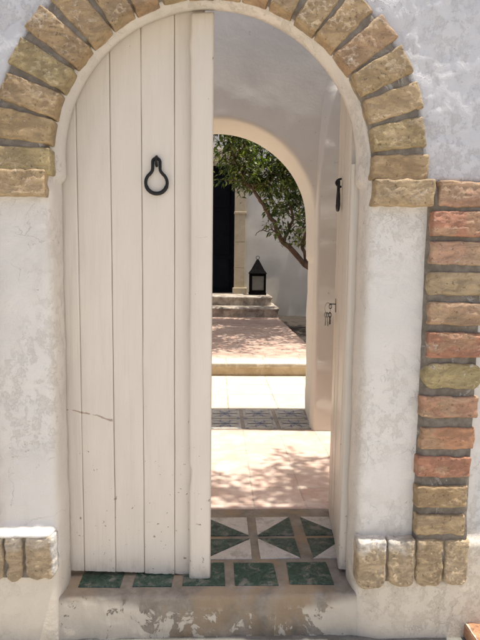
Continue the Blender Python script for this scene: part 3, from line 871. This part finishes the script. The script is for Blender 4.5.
# ================================================================== TREES
def leaves(mb, pts, size, rng, droop=.3, palette=None, per=1):
    palette = palette or [(.065, .095, .020), (.095, .13, .03), (.15, .18, .04), (.24, .26, .075), (.035, .055, .018)]
    for (p, d) in pts:
        for _ in range(per):
            L = size*rng.uniform(.65, 1.25); W = L*rng.uniform(.30, .40)
            ax = Vector((d.x*.6+rng.gauss(0, .6), d.y*.6+rng.gauss(0, .6), d.z*.3+rng.gauss(-droop, .5)))
            if ax.length < .05: ax = Vector((1, 0, 0))
            ax.normalize(); sd = ax.cross(Vector((rng.gauss(0, .5), rng.gauss(0, .5), 1))).normalized(); up = sd.cross(ax)
            c = rng.choice(palette); k = rng.uniform(.75, 1.3); c = tuple(q*k for q in c)
            b = p+Vector((rng.uniform(-1, 1), rng.uniform(-1, 1), rng.uniform(-1, 1)))*size*.3
            v0 = mb.vert(b, c); v1 = mb.vert(b+ax*L*.45+sd*W*.5+up*W*.16, c); v2 = mb.vert(b+ax*L-up*L*.12, c); v3 = mb.vert(b+ax*L*.45-sd*W*.5+up*W*.16, c); v4 = mb.vert(b+ax*L*.5, c)
            mb.face((v0, v1, v4)); mb.face((v4, v1, v2)); mb.face((v0, v4, v3)); mb.face((v4, v2, v3))
def tree(name, limbs, label, nsub, leafsize, rng, per=1, reach=.8, keep=None, group=None):
    """limbs: list of (points, r0, r1); twigs and leaves grow off the outer part"""
    root = empty(name, limbs[0][0][0], label, 'tree', group)
    wood = MB(); tw = MB(); lf = MB(); spots = []
    for li, (pts, r0, r1, leafy) in enumerate(limbs):
        P = []
        pv = [Vector(p) for p in pts]
        for a in range(len(pv)-1):
            for k in range(5):
                t = k/5; q = pv[a].lerp(pv[a+1], t)
                if len(P): q = q+Vector((N(q.x, q.y, q.z, 5, li), N(q.y, q.z, q.x, 5, li+3), N(q.z, q.x, q.y, 5, li+6)))*.05
                P.append(q)
        P.append(pv[-1]); n = len(P)
        (wood if li == 0 else tw).tube(P, [mix(r0, r1, k/(n-1))*(1+.12*N(k, li, 0, .9)) for k in range(n)], 9)
        if leafy <= 0: continue
        for k in range(int(nsub*leafy)):
            t = rng.uniform(.15, 1)
            q = P[min(n-1, int(t*(n-1)))]
            d = Vector((rng.gauss(0, 1), rng.gauss(0, 1), rng.gauss(.15, .7))).normalized()
            ln = reach*rng.uniform(.35, 1)
            tp = [q]; cur = q.copy(); dd = d.copy()
            for s_ in range(6):
                dd = (dd+Vector((rng.gauss(0, .28), rng.gauss(0, .28), rng.gauss(-.05, .25)))).normalized()
                cur = cur+dd*ln/6; tp.append(cur.copy())
                for w_ in range(2):
                    o = Vector((rng.gauss(0, 1), rng.gauss(0, 1), rng.gauss(0, 1)))*.035
                    spots.append((cur+o, dd.copy()))
                if s_ >= 2 and rng.random() < .7:
                    e = (dd+Vector((rng.gauss(0, .8), rng.gauss(0, .8), rng.gauss(0, .6)))).normalized()
                    c2 = cur.copy()
                    for u in range(4): c2 = c2+e*.055; spots.append((c2.copy(), e.copy()))
            if keep is None or keep(tp[-1]): tw.tube(tp, [.010, .008, .007, .006, .005, .004, .003], 5)
    if keep: spots = [s_ for s_ in spots if keep(s_[0])]
    leaves(lf, spots, leafsize, rng, per=per)
    wood.build('trunk', M['bark'], root); tw.build('branches', M['bark'], root); lf.build('crown', M['leaf'], root, smooth=False)
    return root
rng = random.Random(11)
T = 7.4
F = (.575, T, 2.42)
limbs = [
    ([(2.25, T+.25, .03), (1.95, T+.12, .55), (1.58, T, 1.08), (1.12, T, 1.52), (.95, T, 1.86), (.70, T, 2.2), F], .058, .026, 0),
    ([F, (.47, T-.02, 2.46), (.30, T-.05, 2.85), (.17, T-.1, 3.2), (.0, T-.2, 3.6)], .026, .012, .9),
    ([F, (.57, T+.05, 2.62), (.46, T, 3.0), (.38, T-.1, 3.3), (.3, T-.3, 3.7)], .022, .010, .9),
    ([F, (.80, T+.1, 2.55), (1.05, T+.2, 2.8), (1.3, T+.3, 3.2)], .022, .010, 1.0),
    ([(1.12, T, 1.52), (1.25, T+.05, 1.9), (1.2, T+.1, 2.35), (1.1, T+.15, 2.9), (.9, T, 3.5)], .028, .012, 1.2),
    ([(1.58, T, 1.08), (1.45, T+.15, 1.5), (1.62, T+.2, 2.0), (1.6, T+.25, 2.6), (1.5, T+.1, 3.3)], .035, .014, 1.2),
    ([(1.12, T, 1.52), (.92, T-.1, 1.72), (.74, T-.15, 1.74), (.62, T-.2, 1.62)], .012, .005, .12),
    ([(1.6, T+.25, 2.6), (1.2, T-.6, 3.1), (.8, T-1.4, 3.4), (.4, T-2.1, 3.5)], .026, .010, 1.1),
    ([(1.2, T-.6, 3.1), (1.3, T-1.3, 3.3), (1.2, T-2.1, 3.5), (1.0, T-2.7, 3.6)], .024, .010, 1.1),
    ([(.0, T-.2, 3.6), (-.4, T-.5, 3.8), (-.9, T-1.0, 3.9), (-1.2, T-1.6, 3.9)], .018, .008, 1.1),
    ([(.3, T-.3, 3.7), (.2, T-.9, 3.9), (-.1, T-1.5, 3.9), (-.3, T-2.2, 3.8)], .018, .008, 1.1),
    ([(.9, T, 3.5), (.7, T+.6, 3.7), (.4, T+1.0, 3.8)], .016, .008, .9),
    ([(1.5, T+.1, 3.3), (2.0, T-.4, 3.7), (2.2, T-1.1, 3.9)], .018, .008, .9),
    ([(1.2, T-.6, 3.1), (1.5, T-1.2, 3.3), (1.9, T-2.0, 3.5), (2.1, T-2.6, 3.6)], .022, .008, 1.2),
    ([(.4, T-2.1, 3.5), (.6, T-2.5, 3.6), (.9, T-2.9, 3.65)], .012, .006, .9),
    ([(.8, T-1.4, 3.4), (1.0, T-1.0, 3.6), (1.6, T-.7, 3.8), (1.9, T+.2, 3.9)], .016, .007, 1.2),
    ([(1.1, T+.15, 2.9), (1.5, T+.7, 3.5), (1.9, T+1.2, 3.9)], .016, .007, 1.2),
    ([(.4, T-2.1, 3.5), (.1, T-2.3, 3.7), (-.3, T-2.5, 3.75)], .012, .006, .9),
]
def keep(p):
    # foliage stays off the lower left (door and lantern are seen clear) 
    if p.z < 1.45: return False
    s_ = (p.y+1.85)
    hz = (p.z-1.16)/s_; hx = p.x/s_
    lo = .105 if hx < .045 else (.085 if hx < .10 else .035)
    if hx < .045: lo = .118+.03*math.sin(p.x*9)
    elif hx < .085: lo = .125
    elif hx < .115: lo = .055
    else: lo = .035
    return hz > lo
tree('courtyard_tree', limbs, 'leafy tree with a slanting bare trunk leaning over the courtyard path', 50, .112, rng, per=1, reach=.62, keep=keep)
# tree outside the entrance court whose boughs overhang it and dapple the floor
rng2 = random.Random(5)
limbs2 = [
    ([(2.75, 1.5, -.2), (2.7, 1.4, 1.2), (2.55, 1.25, 2.4), (2.4, 1.15, 3.2)], .09, .05, 0),
    ([(2.4, 1.15, 3.2), (2.0, 1.0, 3.6), (1.65, .85, 3.75), (1.45, .75, 3.8)], .04, .012, .8),
    ([(2.4, 1.15, 3.2), (2.1, 1.45, 3.7), (1.8, 1.3, 3.9), (1.5, 1.15, 3.95)], .04, .012, .6),
    ([(1.65, .85, 3.75), (1.3, .72, 3.8), (.9, .72, 3.85), (.55, .75, 3.85)], .014, .006, .8),
    ([(2.4, 1.15, 3.2), (2.8, 1.3, 3.9), (2.9, 1.5, 4.4)], .04, .012, 1),
]
tree('overhanging_tree', limbs2, 'tree beyond the side wall whose boughs overhang the entrance court', 30, .075, rng2, per=2, reach=.42, keep=lambda p: p.z > 3.3)

# ================================================================== CAMERA / LIGHT
cam = bpy.data.cameras.new('camera'); co = bpy.data.objects.new('camera', cam); C.objects.link(co); scn.camera = co
p, y_, r = math.radians(6.0), math.radians(2.4), math.radians(.7)
f = Vector((math.sin(y_)*math.cos(p), math.cos(y_)*math.cos(p), -math.sin(p)))
rt = f.cross(Vector((0, 0, 1))).normalized(); up = rt.cross(f)
rt2 = rt*math.cos(r)+up*math.sin(r); up2 = -rt*math.sin(r)+up*math.cos(r)
mw = Matrix((rt2, up2, -f)).transposed().to_4x4(); mw.translation = Vector((0, -1.85, 1.16)); co.matrix_world = mw
cam.sensor_fit = 'VERTICAL'; cam.sensor_height = 36; cam.lens = 540/640*36; cam.clip_start = .05; cam.clip_end = 600

sd = Vector((.25, -.014, 1.0)).normalized()
sun = bpy.data.lights.new('sun', 'SUN'); so = bpy.data.objects.new('sun', sun); C.objects.link(so)
sun.energy = 4.6; sun.angle = math.radians(.55); sun.color = (1, .94, .84)
so.rotation_euler = sd.to_track_quat('Z', 'Y').to_euler(); so.location = (3, -1, 9)
wd = bpy.data.worlds.new('World'); scn.world = wd; wd.use_nodes = True
nt = wd.node_tree; nt.nodes.clear()
sk = nt.nodes.new('ShaderNodeTexSky'); sk.sky_type = 'NISHITA'; sk.sun_disc = False
sk.sun_elevation = math.asin(sd.z); sk.sun_rotation = math.atan2(sd.x, sd.y); sk.air_density = .75; sk.dust_density = 4.0; sk.ozone_density = 0
bg = nt.nodes.new('ShaderNodeBackground'); bg.inputs[1].default_value = .15; ow = nt.nodes.new('ShaderNodeOutputWorld')
nt.links.new(sk.outputs[0], bg.inputs[0]); nt.links.new(bg.outputs[0], ow.inputs[0])
scn.view_settings.view_transform = 'Standard'; scn.view_settings.look = 'None'; scn.view_settings.gamma = 1
scn.view_settings.use_curve_mapping = False; scn.view_settings.exposure = .58
scn.render.engine = 'CYCLES'; scn.cycles.max_bounces = 10; scn.cycles.diffuse_bounces = 6
